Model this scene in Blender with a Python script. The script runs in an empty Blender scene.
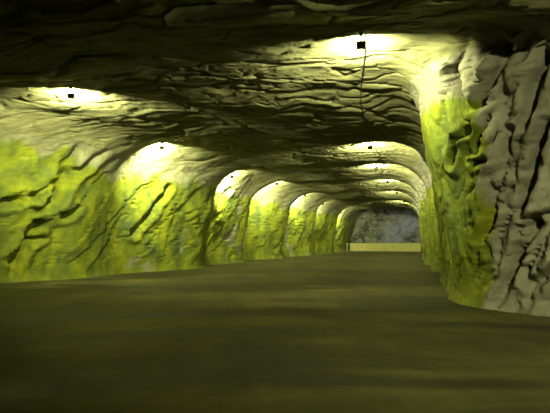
import bpy, bmesh, math
import numpy as np
from mathutils import Vector, Matrix
from mathutils.bvhtree import BVHTree

C = bpy.context.scene.collection
F, HZ, EYE = 535.0, 240.0, 1.6          # focal length in pixels, horizon row, eye height


def at(px, py, d):
    """a pixel of the 550x413 frame at distance d -> a point in the mine"""
    return ((px - 275.0) / F * d, d, EYE + (HZ - py) / F * d)


# ------------------------------------------------------------------ noise
def _hash(ix, iy, iz, seed):
    h = (ix.astype(np.int64) * 374761393 + iy.astype(np.int64) * 668265263 +
         iz.astype(np.int64) * 2147483647 + seed * 1274126177) & 0xFFFFFFFF
    h = ((h ^ (h >> 13)) * 1274126177) & 0xFFFFFFFF
    h = ((h ^ (h >> 16)) * 2246822519) & 0xFFFFFFFF
    return (h ^ (h >> 15)) & 0xFFFFFFFF


_G = np.random.RandomState(7).normal(size=(256, 3))
_G /= np.linalg.norm(_G, axis=1)[:, None]


def perlin(p, seed=0):
    i = np.floor(p).astype(np.int64)
    f = p - i
    u = f * f * f * (f * (f * 6 - 15) + 10)
    out = np.zeros(len(p))
    for dx in (0, 1):
        wx = u[:, 0] if dx else 1 - u[:, 0]
        for dy in (0, 1):
            wy = u[:, 1] if dy else 1 - u[:, 1]
            for dz in (0, 1):
                wz = u[:, 2] if dz else 1 - u[:, 2]
                g = _G[_hash(i[:, 0] + dx, i[:, 1] + dy, i[:, 2] + dz, seed) & 255]
                out += wx * wy * wz * (g[:, 0] * (f[:, 0] - dx) + g[:, 1] * (f[:, 1] - dy) + g[:, 2] * (f[:, 2] - dz))
    return out * 1.6


def fbm(p, octv=4, seed=0, gain=0.5):
    s, a, t = 0, 1.0, 0
    for k in range(octv):
        s = s + a * perlin(p * (2.03 ** k) + 11.3 * k, seed + k)
        t += a
        a *= gain
    return s / t


def ridged(p, octv=3, seed=0):
    s, a, t = 0, 1.0, 0
    for k in range(octv):
        s = s + a * (1 - np.abs(perlin(p * (2.1 ** k) + 5.7 * k, seed + k)) * 2.0)
        t += a
        a *= 0.5
    return s / t


def slabs(p, seed, tilt=0.5):
    """broken rock plates: every cell has its own offset and tilt; also returns closeness to a crack"""
    i0 = np.floor(p).astype(np.int64)
    best = np.full(len(p), 1e9)
    sec = np.full(len(p), 1e9)
    val = np.zeros(len(p))
    for dx in (-1, 0, 1):
        for dy in (-1, 0, 1):
            for dz in (-1, 0, 1):
                ix, iy, iz = i0[:, 0] + dx, i0[:, 1] + dy, i0[:, 2] + dz
                h = _hash(ix, iy, iz, seed)
                h2 = _hash(ix, iy, iz, seed + 91)
                sx = ix + (h & 1023) / 1023.0
                sy = iy + ((h >> 10) & 1023) / 1023.0
                sz = iz + ((h >> 20) & 1023) / 1023.0
                ex, ey, ez = p[:, 0] - sx, p[:, 1] - sy, p[:, 2] - sz
                d = ex * ex + ey * ey + ez * ez
                v = (h2 & 1023) / 511.5 - 1 + tilt * (
                    ex * (((h2 >> 10) & 255) / 127.5 - 1) + ey * (((h2 >> 18) & 255) / 127.5 - 1) +
                    ez * (((h2 >> 24) & 255) / 127.5 - 1)) * 2
                m = d < best
                sec = np.where(m, best, np.minimum(sec, d))
                val = np.where(m, v, val)
                best = np.where(m, d, best)
    return val, np.sqrt(sec) - np.sqrt(best)


def smooth(a, b, x):
    t = np.clip((x - a) / (b - a), 0, 1)
    return t * t * (3 - 2 * t)


# ------------------------------------------------------------------ materials
def mat(name):
    m = bpy.data.materials.new(name)
    m.use_nodes = True
    nt = m.node_tree
    return m, nt, nt.nodes['Principled BSDF']


def N(nt, kind, **kw):
    n = nt.nodes.new(kind)
    for k, v in kw.items():
        if k in n.inputs:
            n.inputs[k].default_value = v
        else:
            setattr(n, k, v)
    return n


def ramp(nt, src, stops):
    r = nt.nodes.new('ShaderNodeValToRGB')
    e = r.color_ramp.elements
    while len(e) < len(stops):
        e.new(0.5)
    for el, (p, c) in zip(e, stops):
        el.position = p
        el.color = (*c, 1) if len(c) == 3 else c
    nt.links.new(src, r.inputs['Fac'])
    return r.outputs['Color']


def mix(nt, fac, a, b, mode='MIX'):
    m = nt.nodes.new('ShaderNodeMix')
    m.data_type = 'RGBA'
    m.blend_type = mode
    for sock, v in ((m.inputs[0], fac), (m.inputs[6], a), (m.inputs[7], b)):
        if hasattr(v, 'is_linked') or hasattr(v, 'links'):
            nt.links.new(v, sock)
        elif isinstance(v, (int, float)):
            sock.default_value = v
        else:
            sock.default_value = (*v, 1)
    return m.outputs[2]


def coords(nt, scale=(1, 1, 1), rot=(0, 0, 0)):
    tc = nt.nodes.new('ShaderNodeTexCoord')
    mp = nt.nodes.new('ShaderNodeMapping')
    mp.inputs['Scale'].default_value = scale
    mp.inputs['Rotation'].default_value = rot
    nt.links.new(tc.outputs['Object'], mp.inputs['Vector'])
    return mp.outputs['Vector']


def noise(nt, vec, scale, detail=6, rough=0.6, dist=0.0):
    n = nt.nodes.new('ShaderNodeTexNoise')
    n.inputs['Scale'].default_value = scale
    n.inputs['Detail'].default_value = detail
    n.inputs['Roughness'].default_value = rough
    n.inputs['Distortion'].default_value = dist
    nt.links.new(vec, n.inputs['Vector'])
    return n.outputs['Fac']


def rock_material(name, stretch, painted, bump=0.6, ROCK_A=(0.115, 0.112, 0.063), ROCK_B=(0.20, 0.197, 0.125)):
    m, nt, b = mat(name)
    v = coords(nt, stretch)
    v1 = coords(nt)
    big = noise(nt, v1, 0.45, 4, 0.55)
    fine = noise(nt, v, 3.2, 8, 0.65, 0.4)
    rock = mix(nt, 1.0, ramp(nt, big, [(0.3, ROCK_A), (0.7, ROCK_B)]),
               ramp(nt, fine, [(0.25, (0.55, 0.52, 0.47)), (0.5, (0.9, 0.9, 0.88)), (0.8, (1.05, 1.05, 1.05))]), 'MULTIPLY')
    col = rock
    if painted:
        at_ = N(nt, 'ShaderNodeAttribute', attribute_name='paint')
        p1 = noise(nt, v, 1.1, 6, 0.62, 0.5)
        paint = mix(nt, 1.0, ramp(nt, p1, [(0.32, PAINT_A), (0.5, PAINT_B), (0.68, PAINT_C)]),
                    ramp(nt, fine, [(0.2, (0.6, 0.62, 0.6)), (0.5, (0.92, 0.92, 0.9)), (0.8, (1.05, 1.05, 1.0))]), 'MULTIPLY')
        # the coat is worn: patches of bare rock show through
        worn = noise(nt, v, 1.7, 7, 0.68, 0.6)
        mm = nt.nodes.new('ShaderNodeMath')
        mm.operation = 'MULTIPLY_ADD'
        nt.links.new(worn, mm.inputs[0])
        mm.inputs[1].default_value = 0.9
        mm.inputs[2].default_value = -0.45
        ad = nt.nodes.new('ShaderNodeMath')
        ad.operation = 'ADD'
        nt.links.new(at_.outputs['Fac'], ad.inputs[0])
        nt.links.new(mm.outputs[0], ad.inputs[1])
        mask = ramp(nt, ad.outputs[0], [(0.30, (0, 0, 0)), (0.72, (1, 1, 1))])
        col = mix(nt, mask, rock, paint)
    nt.links.new(col, b.inputs['Base Color'])
    b.inputs['Roughness'].default_value = 0.85
    b.inputs['Specular IOR Level'].default_value = 0.25
    f2 = noise(nt, v, 2.4, 10, 0.7, 0.3)
    bp = N(nt, 'ShaderNodeBump')
    bp.inputs['Strength'].default_value = bump
    bp.inputs['Distance'].default_value = 0.12
    nt.links.new(f2, bp.inputs['Height'])
    nt.links.new(bp.outputs['Normal'], b.inputs['Normal'])
    return m


PAINT_A, PAINT_B, PAINT_C = (0.045, 0.066, 0.020), (0.110, 0.135, 0.009), (0.195, 0.210, 0.008)
M_left = rock_material('painted rock', (1, 1, 0.7), True)
M_right = rock_material('painted pillar rock', (1, 1, 0.45), True, 0.7, (0.135, 0.128, 0.098), (0.25, 0.24, 0.185))
M_ceil = rock_material('bare layered rock', (0.45, 1.3, 1.3), False, 0.7, (0.11, 0.108, 0.050), (0.21, 0.207, 0.110))


def far_material():
    m, nt, b = mat('grey end rock')
    v = coords(nt, (1, 1, 1.4))
    n1 = noise(nt, v, 0.8, 7, 0.65, 0.8)
    c1 = ramp(nt, n1, [(0.40, (0.012, 0.018, 0.012)), (0.50, (0.070, 0.073, 0.055)), (0.7, (0.13, 0.134, 0.11))])
    n2 = noise(nt, coords(nt, (0.6, 1, 1)), 0.33, 3, 0.5)
    sep = N(nt, 'ShaderNodeSeparateXYZ')
    tc = N(nt, 'ShaderNodeTexCoord')
    nt.links.new(tc.outputs['Object'], sep.inputs[0])
    mr = N(nt, 'ShaderNodeMapRange')
    mr.inputs['From Min'].default_value = 15.0
    mr.inputs['From Max'].default_value = 17.5
    nt.links.new(sep.outputs['X'], mr.inputs['Value'])
    ml = N(nt, 'ShaderNodeMath', operation='MULTIPLY')
    nt.links.new(mr.outputs[0], ml.inputs[0])
    nt.links.new(ramp(nt, n2, [(0.35, (0, 0, 0)), (0.55, (1, 1, 1))]), ml.inputs[1])
    col = mix(nt, ml.outputs[0], c1, (0.13, 0.135, 0.21))
    nt.links.new(col, b.inputs['Base Color'])
    b.inputs['Roughness'].default_value = 0.9
    bp = N(nt, 'ShaderNodeBump')
    bp.inputs['Strength'].default_value = 0.6
    bp.inputs['Distance'].default_value = 0.2
    nt.links.new(noise(nt, v, 1.5, 8, 0.65), bp.inputs['Height'])
    nt.links.new(bp.outputs['Normal'], b.inputs['Normal'])
    return m


def floor_material():
    m, nt, b = mat('packed dark roadway')
    v = coords(nt, (0.3, 0.8, 1), (0, 0, 0.12))
    n1 = noise(nt, v, 0.5, 7, 0.62, 0.8)
    n2 = noise(nt, coords(nt), 5.0, 8, 0.7)
    n3 = noise(nt, coords(nt, (1, 0.14, 1), (0, 0, -0.25)), 0.9, 5, 0.6)
    c = ramp(nt, n1, [(0.40, (0.012, 0.011, 0.004)), (0.5, (0.042, 0.041, 0.010)), (0.62, (0.10, 0.092, 0.024))])
    c = mix(nt, 1.0, c, ramp(nt, n2, [(0.3, (0.72, 0.72, 0.72)), (0.7, (1.15, 1.15, 1.15))]), 'MULTIPLY')
    c = mix(nt, 1.0, c, ramp(nt, n3, [(0.34, (0.55, 0.52, 0.5)), (0.55, (1.0, 1.0, 1.0))]), 'MULTIPLY')
    nt.links.new(c, b.inputs['Base Color'])
    nt.links.new(ramp(nt, n1, [(0.3, (0.55,) * 3), (0.7, (0.85,) * 3)]), b.inputs['Roughness'])
    b.inputs['Specular IOR Level'].default_value = 0.3
    bp = N(nt, 'ShaderNodeBump')
    bp.inputs['Strength'].default_value = 0.5
    bp.inputs['Distance'].default_value = 0.03
    nt.links.new(noise(nt, coords(nt), 3.0, 9, 0.7), bp.inputs['Height'])
    nt.links.new(bp.outputs['Normal'], b.inputs['Normal'])
    return m


def plain(name, col, rough=0.5, metal=0.0, var=0.2, scale=20):
    m, nt, b = mat(name)
    n = noise(nt, coords(nt), scale, 4)
    nt.links.new(ramp(nt, n, [(0.3, tuple(c * (1 - var) for c in col)), (0.7, tuple(min(1, c * (1 + var)) for c in col))]),
                 b.inputs['Base Color'])
    b.inputs['Roughness'].default_value = rough
    b.inputs['Metallic'].default_value = metal
    return m


M_far = far_material()
M_floor = floor_material()
M_house = plain('dark lamp metal', (0.03, 0.03, 0.028), 0.5, 0.3)
M_steel = plain('dull steel', (0.022, 0.022, 0.02), 0.6, 0.2)
M_cable = plain('black cable rubber', (0.012, 0.012, 0.012), 0.6)
M_cream = plain('cream painted masonry', (0.19, 0.18, 0.05), 0.8, 0, 0.10, 1.5)
M_capst = plain('pale coping', (0.21, 0.20, 0.065), 0.8, 0, 0.08, 2)
M_post = plain('weathered post', (0.06, 0.056, 0.028), 0.8, 0, 0.25, 6)
M_lens, _nt, _b = mat('lit lamp glass')
_b.inputs['Base Color'].default_value = (0.9, 0.9, 0.8, 1)
_b.inputs['Emission Color'].default_value = (1.0, 0.98, 0.70, 1)
_b.inputs['Emission Strength'].default_value = 25
_n = noise(_nt, coords(_nt), 60, 2)
_nt.links.new(ramp(_nt, _n, [(0.3, (0.85, 0.85, 0.75)), (0.7, (0.95, 0.95, 0.85))]), _b.inputs['Base Color'])


# ------------------------------------------------------------------ the cavern
def curve(pts, d):
    pts = np.array(pts, float)
    xs = np.linspace(d.min() - 3, d.max() + 3, 1400)
    y = np.interp(xs, pts[:, 0], pts[:, 1])
    step = xs[1] - xs[0]
    k = np.arange(-40, 41) * step
    w = np.exp(-0.5 * (k / 0.7) ** 2)
    y2 = np.convolve(np.pad(y, 40, mode='edge'), w / w.sum(), 'valid')
    return np.interp(d, xs, y2)


LAMPS_L = [(71, 97, 15.7), (162, 147, 24.2), (232, 170, 32.2), (277, 184, 40.4), (305, 190.5, 48.6), (323, 201, 57.0), (341, 205.5, 66.0)]
LAMPS_R = [(361, 44.5, 11.5), (370, 147, 24.2), (376, 167, 31.0), (388, 184, 39.5), (397, 192.5, 47.5), (404, 202, 59.0)]

rows = list(np.arange(-8, 7, 0.16))
d = 7.0
while d < 80:
    rows.append(d)
    d += max(0.045, 0.0047 * d)
D = np.array(rows + [80.0])
XL = curve([(-10, -15), (8, -14), (15.7, -12.2), (19.9, -10.2), (24.2, -7.3), (32.2, -3.9), (40.4, -2.3), (48.6, 0.95), (57, 3.9), (66, 7.3), (80, 11.4)], D)
XR = curve([(-10, 8.5), (6, 8.0), (9, 7.4), (11, 6.0), (13.1, 4.45), (16, 5.3), (24.5, 7.5), (31, 9.0), (40.4, 11.3), (48.6, 13.5), (57, 15.8), (80, 22.0)], D)
# scallops: a shallow bay opens at every lamp
for px, py, dd in LAMPS_L:
    XL -= 0.55 * np.exp(-((D - dd - 1.2) / 1.9) ** 2) - 0.40 * np.exp(-((D - dd + 2.2) / 1.3) ** 2)
for px, py, dd in LAMPS_R[1:]:
    XR += 0.35 * np.exp(-((D - dd - 1.0) / 1.8) ** 2)
HC = 6.05 + 0.05 * np.sin(D * 0.37) + 0.04 * np.sin(D * 0.9 + 1)


def saw(lamps, first, gap):
    """the roof steps up at every lamp and sags again towards the next"""
    s_ = [first] + [l[2] - 0.55 for l in lamps] + [lamps[-1][2] + gap]
    out = np.zeros_like(D)
    for a, b_ in zip(s_, s_[1:]):
        t = (D - a) / (b_ - a)
        tc_ = np.clip(t, 0, 1)
        g = np.where(tc_ < 0.8, np.sin(math.pi / 2 * tc_ / 0.8) * 0.2 + 0.8 * tc_ / 0.8, np.cos(math.pi / 2 * (tc_ - 0.8) / 0.2))
        out += np.where((t >= 0) & (t < 1), 0.10 - min(0.66, 0.052 * (b_ - a)) * g, 0)
    k = np.exp(-0.5 * (np.arange(-12, 13) / 4.0) ** 2)
    return np.convolve(np.pad(out, 12, mode='edge'), k / k.sum(), 'valid')


SAW_L, SAW_R = saw(LAMPS_L, 7.5, 9), saw(LAMPS_R, 3.0, 9)
LEAN_R = np.interp(D, [0, 10, 12.3, 15, 19, 80], [0.25, 0.35, 0.85, 0.75, 0.3, 0.25])
RL = np.interp(D, [0, 15, 25, 35, 80], [3.2, 3.0, 2.5, 2.3, 2.2])
RR = np.interp(D, [0, 10, 13, 17, 22, 30, 80], [1.4, 1.1, 1.0, 1.2, 1.9, 2.2, 2.2])

NW, NA, NC = 130, 95, 330
tw = np.linspace(0, 1, NW, endpoint=False)
ta = np.linspace(0, 1, NA, endpoint=False)
tcn = np.linspace(0, 1, NC, endpoint=False)
nr, ncol = len(D), 2 * NW + 2 * NA + NC + 1
P = np.zeros((nr, ncol, 3))
Wl, Wc, Wr = np.zeros((nr, ncol)), np.zeros((nr, ncol)), np.zeros((nr, ncol))
for i in range(nr):
    xl, xr, h, rl, rr = XL[i], XR[i], HC[i], RL[i], RR[i]
    ll, lr = 0.55, LEAN_R[i]                               # the walls lean in a little
    zl0, zr0 = h - rl, h - rr
    X, Z = [], []
    z = -0.35 + (zl0 + 0.35) * tw
    X.append(xl + ll * smooth(0, zl0, z) * (z / zl0).clip(0, 1)); Z.append(z)
    a = ta * math.pi / 2
    X.append(xl + ll + rl * 1.15 * (1 - np.cos(a) ** 0.95)); Z.append(zl0 + rl * np.sin(a) ** 0.95)
    x0, x1 = xl + ll + rl * 1.15, xr - lr - rr * 1.1
    X.append(x0 + (x1 - x0) * tcn); Z.append(np.full(NC, h))
    a = (1 - ta) * math.pi / 2
    X.append(xr - lr - rr * 1.1 * (1 - np.cos(a) ** 0.95)); Z.append(zr0 + rr * np.sin(a) ** 0.95)
    z = zr0 - (zr0 + 0.35) * np.append(tw, 1.0)
    X.append(xr - lr * (z / zr0).clip(0, 1)); Z.append(z)
    X, Z = np.concatenate(X), np.concatenate(Z)
    u_ = (X - xl) / (xr - xl)
    Z = Z + (SAW_L[i] * (1 - smooth(0.30, 0.52, u_)) + SAW_R[i] * smooth(0.42, 0.72, u_)) * smooth(2.5, 5.8, Z)
    P[i, :, 0] = X; P[i, :, 1] = D[i]; P[i, :, 2] = Z
    Wl[i] = np.concatenate([np.ones(NW), 1 - smooth(0.15, 0.75, ta), np.zeros(NC + NA + NW + 1)])
    Wr[i] = np.concatenate([np.zeros(NW + NA + NC), smooth(0.25, 0.85, ta), np.ones(NW + 1)])
Wc = 1 - Wl - Wr
# normals pointing into the cavern
du = np.gradient(P, axis=1)
dv = np.gradient(P, axis=0)
Nn = np.cross(dv, du)
Nn /= np.linalg.norm(Nn, axis=2)[:, :, None] + 1e-9
ctr = np.stack([(XL + XR) / 2, D, np.full(nr, 3.0)], 1)[:, None, :]
if ((ctr - P) * Nn).sum() < 0:
    Nn = -Nn
q = P.reshape(-1, 3)
wl, wc, wr = Wl.ravel(), Wc.ravel(), Wr.ravel()
warp = np.stack([fbm(q * 0.55 + 3, 3, 21), fbm(q * 0.55 + 40, 3, 31), fbm(q * 0.55 + 80, 3, 41)], 1)
qw = q + 0.75 * warp


def axes(p, a, b, c, sa, sb, sc):
    """coordinates along three directions, divided by the plate size along each"""
    A = np.array([a, b, c], float)
    A /= np.linalg.norm(A, axis=1)[:, None]
    return (p @ A.T) / np.array([sa, sb, sc])


disp = (0.34 - 0.24 * wc) * fbm(q * 0.22, 3, 1)
# left wall: plates and cracks running up and forward along the wall
LA = ((0.42, 0.75, 0.75), (0.4, 0.7, -0.72), (0.88, -0.45, 0.0))
pl = axes(q + 0.45 * warp, *LA, 4.2, 1.0, 1.6)
v1, e1 = slabs(pl, 5)
v2, e2 = slabs(axes(qw, *LA, 1.1, 0.36, 0.6) + 7, 6)
cr = ridged(axes(q + 0.45 * warp, *LA, 4.6, 0.9, 1.8), 2, 17)
disp += wl * (0.065 * v1 + 0.014 * v2 - 0.06 * np.exp(-(e1 / 0.035) ** 2) - 0.22 * np.clip(cr - 0.90, 0, 1) * 5 + 0.045 * fbm(q * 1.1, 4, 51))


_cs = P[::3, ::4]
_n0, _n1 = _cs.shape[:2]
_ii = np.arange(_n0 * _n1).reshape(_n0, _n1)
BASE = BVHTree.FromPolygons(_cs.reshape(-1, 3).tolist(), np.stack([_ii[:-1, :-1], _ii[:-1, 1:], _ii[1:, 1:], _ii[1:, :-1]], -1).reshape(-1, 4).tolist())


def wall_point(px, py):
    """where a sight line of the photograph meets the undisturbed rock"""
    h = BASE.ray_cast(Vector((0, 0, EYE)), Vector(((px - 275.0) / F, 1.0, (HZ - py) / F)).normalized())
    return np.array(h[0] if h[0] else at(px, py, 12.0))


def crack(line, width, depth, seed, meet=wall_point, wob=0.22):
    """a groove of the rock along a line over the wall, one lip raised"""
    pts = np.array([meet(*p) for p in line])
    p = q + wob * np.stack([fbm(q * 1.4 + seed, 3, seed), fbm(q * 1.4 + 30 + seed, 3, seed + 1), fbm(q * 1.4 + 60 + seed, 3, seed + 2)], 1)
    best = np.full(len(q), 1e9)
    for a, b in zip(pts, pts[1:]):
        ab = b - a
        t = np.clip(((p - a) @ ab) / (ab @ ab), 0, 1)
        best = np.minimum(best, np.linalg.norm(p - a - t[:, None] * ab, axis=1))
    return depth * (-np.exp(-(best / width) ** 2) + 0.35 * np.exp(-((best - 2.2 * width) / (1.3 * width)) ** 2))


for line, wd, dp, sd in (
        (((86, 126), (80, 145), (66, 172), (50, 203)), 0.20, 0.55, 301),
        (((128, 143), (100, 157), (80, 170), (58, 196)), 0.16, 0.45, 311),
        (((37, 223), (22, 250), (9, 276)), 0.15, 0.45, 321),
        (((78, 210), (64, 217)), 0.12, 0.35, 331),
        (((30, 196), (2, 204)), 0.13, 0.35, 341),
        (((38, 236), (24, 245), (10, 262)), 0.13, 0.35, 351),
        (((168, 188), (150, 215), (132, 232)), 0.16, 0.40, 361),
        (((52, 182), (34, 196)), 0.14, 0.35, 371),
        (((228, 190), (216, 205)), 0.2, 0.4, 381),
        (((216, 225), (207, 240)), 0.2, 0.4, 391)):
    disp += wl * crack(line, wd, dp, sd)
# ceiling: ledges lying across the drive
CA = ((0.98, -0.2, 0), (0.2, 0.98, 0), (0, 0, 1))
v1, e1 = slabs(axes(qw, *CA, 3.4, 1.0, 2.0) + 3, 8, 0.6)
v2, e2 = slabs(axes(qw, *CA, 1.2, 0.42, 1.0) + 9, 9, 0.6)
disp += wc * (1 + 1.3 * (1 - smooth(9.8, 11.3, q[:, 1]))) * (0.026 * v1 + 0.013 * v2 - 0.05 * np.exp(-(e1 / 0.05) ** 2) - 0.03 * np.exp(-(e2 / 0.06) ** 2) * (v2 > 0.2) + 0.05 * fbm(axes(q, *CA, 2.2, 0.8, 1.0), 5, 61) + 0.03 * fbm(q * 0.7, 3, 71))
# right wall and pillar: tall broken plates with deep upright creases
RA = ((0.25, -0.3, 0.93), (0.65, -0.72, -0.3), (0.7, 0.7, 0))
v1, e1 = slabs(axes(q + 0.5 * warp, *RA, 3.0, 0.7, 1.1) + 5, 13, 0.7)
v2, e2 = slabs(axes(qw, *RA, 0.8, 0.30, 0.45) + 2, 14, 0.7)
cr = ridged(axes(q + 0.5 * warp, *RA, 3.4, 0.6, 1.3) + 1, 2, 27)
near = 1 - smooth(11.9, 13.0, q[:, 1])
rough = 0.42 + 0.88 * near
disp += wr * rough * (0.14 * v1 + 0.045 * v2 - 0.14 * np.exp(-(e1 / 0.06) ** 2) - 0.40 * np.clip(cr - 0.82, 0, 1) * 4 + 0.10 * fbm(q * 1.3, 4, 81))
for line, wd, dp, sd in (
        (((449, 75), (459, 102), (466, 126)), 0.13, 0.40, 401),
        (((490, 36), (501, 53), (502, 66), (487, 85), (472, 107)), 0.12, 0.42, 411),
        (((493, 47), (517, 50), (538, 34)), 0.20, 0.55, 421),
        (((545, 55), (536, 77), (531, 96), (525, 124)), 0.11, 0.40, 431),
        (((471, 128), (457, 139), (452, 166)), 0.08, 0.32, 441),
        (((472, 164), (492, 159)), 0.07, 0.28, 451),
        (((472, 166), (471, 185), (473, 213)), 0.06, 0.20, 461),
        (((509, 130), (501, 169), (491, 180), (494, 215), (489, 226), (481, 240)), 0.07, 0.30, 471),
        (((547, 125), (534, 155), (525, 185), (520, 210)), 0.10, 0.36, 481),
        (((534, 223), (517, 250), (509, 275), (500, 305)), 0.10, 0.36, 501),
        (((552, 270), (534, 285)), 0.09, 0.32, 511),
        (((527, 268), (531, 300)), 0.07, 0.28, 521)):
    disp += wr * crack(line, wd, dp * 1.2, sd, wall_point, 0.13)
disp *= 0.25 + 0.75 * smooth(-0.1, 1.2, q[:, 2])
Q = P + Nn * disp.reshape(nr, ncol, 1)
# loose dirt swept against the foot of the walls
foot = 0.14 * np.exp(-np.clip(P[:, :, 2], 0, 9) / 0.2) * (1 + 0.8 * fbm(q * 0.8, 3, 95).reshape(nr, ncol))
Q[:, :, 0] += foot * (Wl - Wr)

# where the walls were coated
nz = fbm(q * 0.6, 4, 111)
top = 4.55 + 0.6 * smooth(23, 20, q[:, 1]) - 0.3 * (wr > 0) + np.where(wr > 0, 0.45, 0.8) * nz + 0.25 * fbm(q * 2.3, 3, 121)
pm = smooth(-0.55, 0.55, top - q[:, 2])
pm_r = pm * smooth(12.05, 12.45, q[:, 1] + 0.75 * fbm(q * 0.9, 4, 131) + 0.10 * q[:, 2] - 0.1)
pm_r = 1.15 * pm_r * (0.62 + 0.38 * smooth(0.2, 1.8, q[:, 2]))
pm_l = pm * (0.78 + 0.22 * smooth(0.1, 1.0, q[:, 2])) * smooth(-0.55, -0.2, fbm(q * 0.5 + 9, 3, 141))
paint = (pm_l * (wl > 0) + pm_r * (wr > 0)).reshape(nr, ncol)


def grid(name, V, material, attr=None):
    r, c = V.shape[:2]
    idx = np.arange(r * c).reshape(r, c)
    f = np.stack([idx[:-1, :-1], idx[:-1, 1:], idx[1:, 1:], idx[1:, :-1]], -1).reshape(-1, 4)
    me = bpy.data.meshes.new(name)
    me.vertices.add(r * c)
    me.vertices.foreach_set('co', V.reshape(-1).astype(np.float32))
    me.loops.add(f.size)
    me.loops.foreach_set('vertex_index', f.reshape(-1).astype(np.int32))
    me.polygons.add(len(f))
    me.polygons.foreach_set('loop_start', (np.arange(len(f)) * 4).astype(np.int32))
    me.polygons.foreach_set('loop_total', np.full(len(f), 4, np.int32))
    me.update(calc_edges=True)
    me.polygons.foreach_set('use_smooth', np.ones(len(f), bool))
    if attr is not None:
        a = me.attributes.new('paint', 'FLOAT', 'POINT')
        a.data.foreach_set('value', attr.reshape(-1).astype(np.float32))
    me.materials.append(material)
    o = bpy.data.objects.new(name, me)
    C.objects.link(o)
    return o


def structure(o, label, cat):
    o['kind'] = 'structure'
    o['label'] = label
    o['category'] = cat
    return o


s1, s2 = NW + int(NA * 0.6), NW + NA + NC + int(NA * 0.45)
wall_l = structure(grid('wall_left', Q[:, :s1 + 1], M_left, paint[:, :s1 + 1]), 'scalloped rock wall coated yellow-green along the left of the drive', 'wall')
ceil = structure(grid('ceiling', Q[:, s1:s2 + 1], M_ceil), 'low dark layered rock roof of the mine', 'ceiling')
wall_r = structure(grid('wall_right', Q[:, s2:], M_right, paint[:, s2:]), 'grey and yellow-green rock pillar wall on the right', 'wall')


def end_wall(name, y, xa, xb, amp, facing, material, label):
    u, w = np.meshgrid(np.linspace(xa, xb, 170), np.linspace(-0.35, 7.2, 80))
    V = np.stack([u, np.full_like(u, y), w], -1)
    vq = V.reshape(-1, 3)
    a, _ = slabs(vq * np.array([0.55, 1, 0.8]) + 4, 33)
    V[:, :, 1] += facing * amp * (0.35 * a + 0.9 * fbm(vq * 0.5, 4, 151)).reshape(u.shape)
    return structure(grid(name, V, material), label, 'wall')


end_wall('wall_far', 78.6, 6, 26, 0.7, -1, M_far, 'blue-grey rock face closing the far end of the drive')
end_wall('wall_back', -7.2, -18, 12, 0.6, 1, M_ceil, 'bare rock face behind the viewpoint')

fx, fy = np.meshgrid(np.linspace(-17, 24, 206), np.concatenate([np.linspace(-8.5, 30, 230), np.linspace(30.4, 81, 120)]))
FV = np.stack([fx, fy, np.zeros_like(fx)], -1)
fq = FV.reshape(-1, 3)
FV[:, :, 2] = (0.035 * fbm(fq * np.array([0.35, 0.5, 1]), 4, 161) + 0.012 * fbm(fq * 2.0, 3, 171)).reshape(fx.shape)
floor = structure(grid('floor', FV, M_floor), 'dark packed dirt roadway of the mine', 'floor')
FLOOR_BVH = BVHTree.FromPolygons([tuple(v.co) for v in floor.data.vertices], [tuple(p.vertices) for p in floor.data.polygons])

# roof heights, for whatever hangs from it
_sub = Q[:, NW + NA // 3: NW + NA + NC + NA * 2 // 3]
_r, _c = _sub.shape[:2]
_id = np.arange(_r * _c).reshape(_r, _c)
_f = np.stack([_id[:-1, :-1], _id[:-1, 1:], _id[1:, 1:], _id[1:, :-1]], -1).reshape(-1, 4)
ROOF = BVHTree.FromPolygons(_sub.reshape(-1, 3).tolist(), _f.tolist())


def roof(x, y):
    h = ROOF.ray_cast(Vector((x, y, 2.0)), Vector((0, 0, 1)))
    return h[0].z if h[0] else 6.0


# ------------------------------------------------------------------ mesh helpers
def obj(name, bm, material, parent=None, smooth_=False):
    me = bpy.data.meshes.new(name)
    bmesh.ops.recalc_face_normals(bm, faces=bm.faces)
    bm.to_mesh(me)
    bm.free()
    if smooth_:
        for p in me.polygons:
            p.use_smooth = True
    me.materials.append(material)
    o = bpy.data.objects.new(name, me)
    C.objects.link(o)
    o.parent = parent
    return o


def add_box(bm, c, s, bev=0.0, rot=None):
    r = bmesh.ops.create_cube(bm, size=1)
    M = Matrix.Translation(c) @ (rot.to_4x4() if rot else Matrix.Identity(4)) @ Matrix.Diagonal((*s, 1))
    bmesh.ops.transform(bm, matrix=M, verts=r['verts'])
    if bev:
        ed = list({e for v in r['verts'] for e in v.link_edges})
        bmesh.ops.bevel(bm, geom=ed, offset=bev, segments=2, affect='EDGES', profile=0.5)


def add_cyl(bm, a, b, r, seg=14, r2=None):
    a, b = Vector(a), Vector(b)
    m = (a + b) / 2
    q_ = (b - a).to_track_quat('Z', 'Y').to_matrix().to_4x4()
    bmesh.ops.create_cone(bm, cap_ends=True, segments=seg, radius1=r, radius2=r if r2 is None else r2, depth=(b - a).length,
                          matrix=Matrix.Translation(m) @ q_)


def add_tube(bm, pts, r, seg=8):
    rings = []
    pts = [Vector(p) for p in pts]
    for i, p in enumerate(pts):
        t = (pts[min(i + 1, len(pts) - 1)] - pts[max(i - 1, 0)]).normalized()
        s = t.cross(Vector((0.3, 0.1, 1))).normalized()
        u = s.cross(t).normalized()
        rings.append([bm.verts.new(p + (s * math.cos(k * 2 * math.pi / seg) + u * math.sin(k * 2 * math.pi / seg)) * r) for k in range(seg)])
    for A, B in zip(rings, rings[1:]):
        for k in range(seg):
            bm.faces.new((A[k], A[(k + 1) % seg], B[(k + 1) % seg], B[k]))
    bm.faces.new(rings[0]); bm.faces.new(rings[-1])


# ------------------------------------------------------------------ floodlights
LIGHT_COL = (0.98, 1.0, 0.49)


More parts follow.
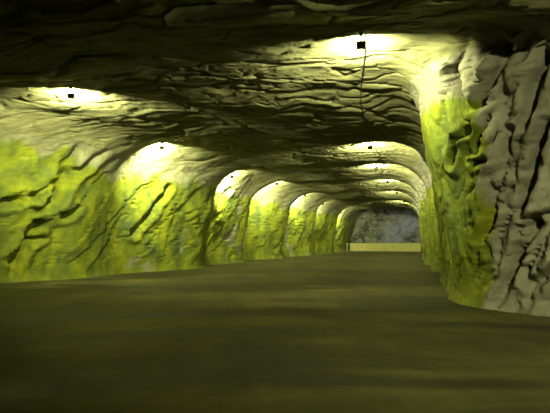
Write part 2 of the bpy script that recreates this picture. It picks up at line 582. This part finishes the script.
def make_floodlight():
    """origin at the lamp's middle; the glass faces +Y, the stem reaches up to the roof"""
    root = bpy.data.objects.new('floodlight', None)
    C.objects.link(root)
    b = bmesh.new()
    add_box(b, (0, 0, 0), (0.24, 0.11, 0.20), 0.012)
    hs = obj('housing', b, M_house, root)
    b = bmesh.new()
    for k in range(6):
        add_box(b, (-0.085 + k * 0.034, -0.067, 0), (0.008, 0.03, 0.15), 0.002)
    obj('cooling_fin', b, M_house, hs)
    b = bmesh.new()
    for s in (-1, 1):
        add_box(b, (s * 0.126, 0.055, 0), (0.012, 0.03, 0.224), 0.003)
        add_box(b, (0, 0.055, s * 0.106), (0.24, 0.03, 0.012), 0.003)
    obj('front_frame', b, M_steel, root)
    b = bmesh.new()
    add_box(b, (0, 0.058, 0), (0.225, 0.008, 0.185), 0.002)
    obj('lens', b, M_lens, root)
    b = bmesh.new()
    for s in (-1, 1):
        add_box(b, (s * 0.139, 0, 0.07), (0.014, 0.05, 0.17), 0.003)
        add_cyl(b, (s * 0.128, 0, 0), (s * 0.158, 0, 0), 0.016)
    add_box(b, (0, 0, 0.155), (0.286, 0.035, 0.008), 0.002)
    obj('yoke', b, M_steel, root)
    b = bmesh.new()
    add_cyl(b, (0, 0, 0.155), (0, 0, 0.36), 0.032)
    obj('stem', b, M_steel, root)
    b = bmesh.new()
    add_box(b, (0, 0, 0.31), (0.11, 0.11, 0.07), 0.008)
    obj('junction_box', b, M_house, root)
    return root


def copy_tree(o, parent=None):
    c = o.copy()
    C.objects.link(c)
    if parent is not None:
        c.parent = parent
    for ch in o.children:
        if ch.type != 'LIGHT':
            copy_tree(ch, c)
    return c


proto = make_floodlight()
used = [False]
SPOTS = {}


def place(key, x, y, aim, power, label, group, tilt=0.0, size=(0.2, 0.16), spread=155):
    o = proto if not used[0] else copy_tree(proto)
    used[0] = True
    z = roof(x, y) - 0.25
    o.location = (x, y, z)
    o.rotation_euler = (tilt, 0, aim)
    o.scale = (0.74, 0.74, 0.74)
    o['label'] = label
    o['category'] = 'lamp'
    o['group'] = group
    L = bpy.data.lights.new('lamp_light', 'AREA')
    L.shape = 'RECTANGLE'
    L.size, L.size_y = size
    L.energy = power
    L.spread = math.radians(spread)
    L.color = LIGHT_COL
    lo = bpy.data.objects.new('lamp_light', L)
    C.objects.link(lo)
    lo.parent = o
    lo.location = (0, 0.085, 0)
    lo.rotation_euler = (math.pi / 2, 0, 0)      # shines along the lamp's +Y
    SPOTS[key] = (x, y, z)
    return o


PWR = 1350
LEFT_LABELS = [
    'leftmost black floodlight of all, on the roof above the left edge of the wall',
    'black floodlight above the wide white glare, second of the left row from the viewer',
    'black floodlight on the left wall brow, third of the left row from the viewer',
    'small floodlight over the fourth glowing bay of the left wall',
    'small floodlight over the fifth glowing bay of the left wall',
    'tiny distant floodlight over the sixth bay, second last of the left row',
    'tiny distant floodlight at the end of the left row by the grey end wall']
RIGHT_LABELS = [
    'black boxy floodlight hanging highest in the photo, with a cable trailing from it',
    'dark floodlight in the white glare over the right side, second of the right row',
    'small floodlight just beyond the second of the right row, above a pale roof band',
    'small floodlight fourth along the right row, in a bright roof strip by the pillar edge',
    'tiny distant floodlight fifth along the right row, close to the pillar edge',
    'tiny distant floodlight last of the right row, before the grey end wall']
for i, ((px, py, dd), lb) in enumerate(zip(LAMPS_L, LEFT_LABELS)):
    x, y, z = at(px, py, dd)
    place(('L', i), x, y, 0.5 if i else 0.15, PWR * (0.95 if i == 0 else 0.4 if i == 5 else 1.08), lb, 'floodlights of the left row', 0.08)
for i, ((px, py, dd), lb) in enumerate(zip(LAMPS_R, RIGHT_LABELS)):
    x, y, z = at(px, py, dd)
    place(('R', i), x, y, -0.25 if i else -0.12, PWR * (0.9 if i else 0.8), lb, 'floodlights of the right row', 0.2 if i else -0.02, spread=155 if i else 166)
place(('L', -1), -8.2, 6.5, -0.1, PWR * 0.15, 'unseen floodlight added before the left row to light the front of the roof', 'floodlights of the left row')  # extra lamp out of view, added to brighten the near roof
place(('R', -1), 3.2, 0.0, -0.3, PWR * 0.38, 'unseen floodlight added overhead, right of the viewpoint, to light the pillar', 'floodlights of the right row', -0.42, spread=110)  # extra lamp out of view, placed and aimed to brighten the pillar face


# ------------------------------------------------------------------ power cables along the roof
def cable(a, b, label, wob, seed):
    rs = np.random.RandomState(seed)
    n = max(10, int((Vector(b) - Vector(a)).length / 0.35))
    pts = []
    ph = rs.uniform(0, 6)
    for k in range(n + 1):
        t = k / n
        x = a[0] + (b[0] - a[0]) * t + wob * math.sin(t * math.pi) * math.sin(5 * t + ph)
        y = a[1] + (b[1] - a[1]) * t
        z = min(roof(x, y), roof(x, y - 0.12), roof(x, y + 0.12)) - 0.02
        if k in (0, n):
            z = a[2] if k == 0 else b[2]
        pts.append((x, y, z))
    for _ in range(1):
        pts = [pts[0]] + [(p[0], p[1], min(p[2], (o[2] + p[2] + q_[2]) / 3)) for o, p, q_ in zip(pts, pts[1:], pts[2:])] + [pts[-1]]
    bm = bmesh.new()
    add_tube(bm, pts, 0.016)
    o = obj('power_cable', bm, M_cable, None, True)
    o['label'] = label
    o['category'] = 'cable'
    o['group'] = 'power cables along the roof'


CAB = ['thin black cable running along the roof from the highest hanging floodlight',
       'thin black cable between the second and third floodlights of the right row',
       'thin black cable crossing the bright roof strips beyond the third right floodlight']
for i in range(3):
    a, b = SPOTS[('R', i)], SPOTS[('R', i + 1)]
    cable((a[0] + 0.10, a[1] + 0.04, a[2] + 0.215), (b[0], b[1] - 0.15, b[2] + 0.225), CAB[i], 0.25, 3 + i)


# ------------------------------------------------------------------ low wall across the far end
def floor_z(x, y):
    h = FLOOR_BVH.ray_cast(Vector((x, y, 2.0)), Vector((0, 0, -1)))
    return h[0].z if h[0] else 0.0


bx0, by0 = (350 - 275) / F * 75.5, 75.5
bx1, by1 = (421 - 275) / F * 71.5, 71.5
L_ = math.hypot(bx1 - bx0, by1 - by0)
bar = bpy.data.objects.new('low_wall', None)
C.objects.link(bar)
bar.location = (bx0, by0, -0.03)
bar.rotation_euler = (0, 0, math.atan2(by1 - by0, bx1 - bx0))
bar['label'] = 'low cream wall standing across the far end of the roadway'
bar['category'] = 'low wall'
b = bmesh.new()
n = 8
for k in range(n):                                   # courses of panels with shallow joints
    add_box(b, (L_ / n * (k + 0.5), 0, 0.55), (L_ / n - 0.01, 0.28, 1.10), 0.02)
obj('wall_body', b, M_cream, bar)
b = bmesh.new()
add_box(b, (L_ / 2, 0, 1.14), (L_ + 0.06, 0.36, 0.09), 0.02)
obj('coping', b, M_capst, bar)
b = bmesh.new()
add_box(b, (L_ / 2, 0, 0.05), (L_ + 0.04, 0.40, 0.12), 0.02)
obj('plinth', b, M_post, bar)

px_, py_ = (347.3 - 275) / F * 71.5, 71.5
post = bpy.data.objects.new('bollard', None)
C.objects.link(post)
post.location = (px_, py_, floor_z(px_, py_) - 0.01)
post['label'] = 'dull stubby bollard beside the left end of the low cream wall'
post['category'] = 'bollard'
b = bmesh.new()
add_cyl(b, (0, 0, 0), (0, 0, 1.08), 0.13, 20)
obj('shaft', b, M_post, post, False)
b = bmesh.new()
add_cyl(b, (0, 0, 1.08), (0, 0, 1.17), 0.14, 20, 0.08)
obj('cap', b, M_capst, post, False)
b = bmesh.new()
add_cyl(b, (0, 0, 0), (0, 0, 0.06), 0.26, 20, 0.22)
obj('base', b, M_post, post, False)

# ------------------------------------------------------------------ world, camera, view
w = bpy.data.worlds.new('World')
bpy.context.scene.world = w
w.use_nodes = True
w.node_tree.nodes['Background'].inputs[0].default_value = (0, 0, 0, 1)

cd = bpy.data.cameras.new('Camera')
cd.sensor_width = 36
cd.lens = 36 * F / 550
cd.shift_y = (HZ - 206.5) / 550
cd.clip_end = 300
cam = bpy.data.objects.new('Camera', cd)
C.objects.link(cam)
cam.location = (0, 0, EYE)
cam.rotation_euler = (math.pi / 2, 0, 0)
sc = bpy.context.scene
sc.camera = cam
vs = sc.view_settings
sc.display_settings.display_device = 'sRGB'
vs.view_transform = 'Standard'
vs.look = 'None'
vs.gamma = 1
vs.use_curve_mapping = False
vs.exposure = 0.0
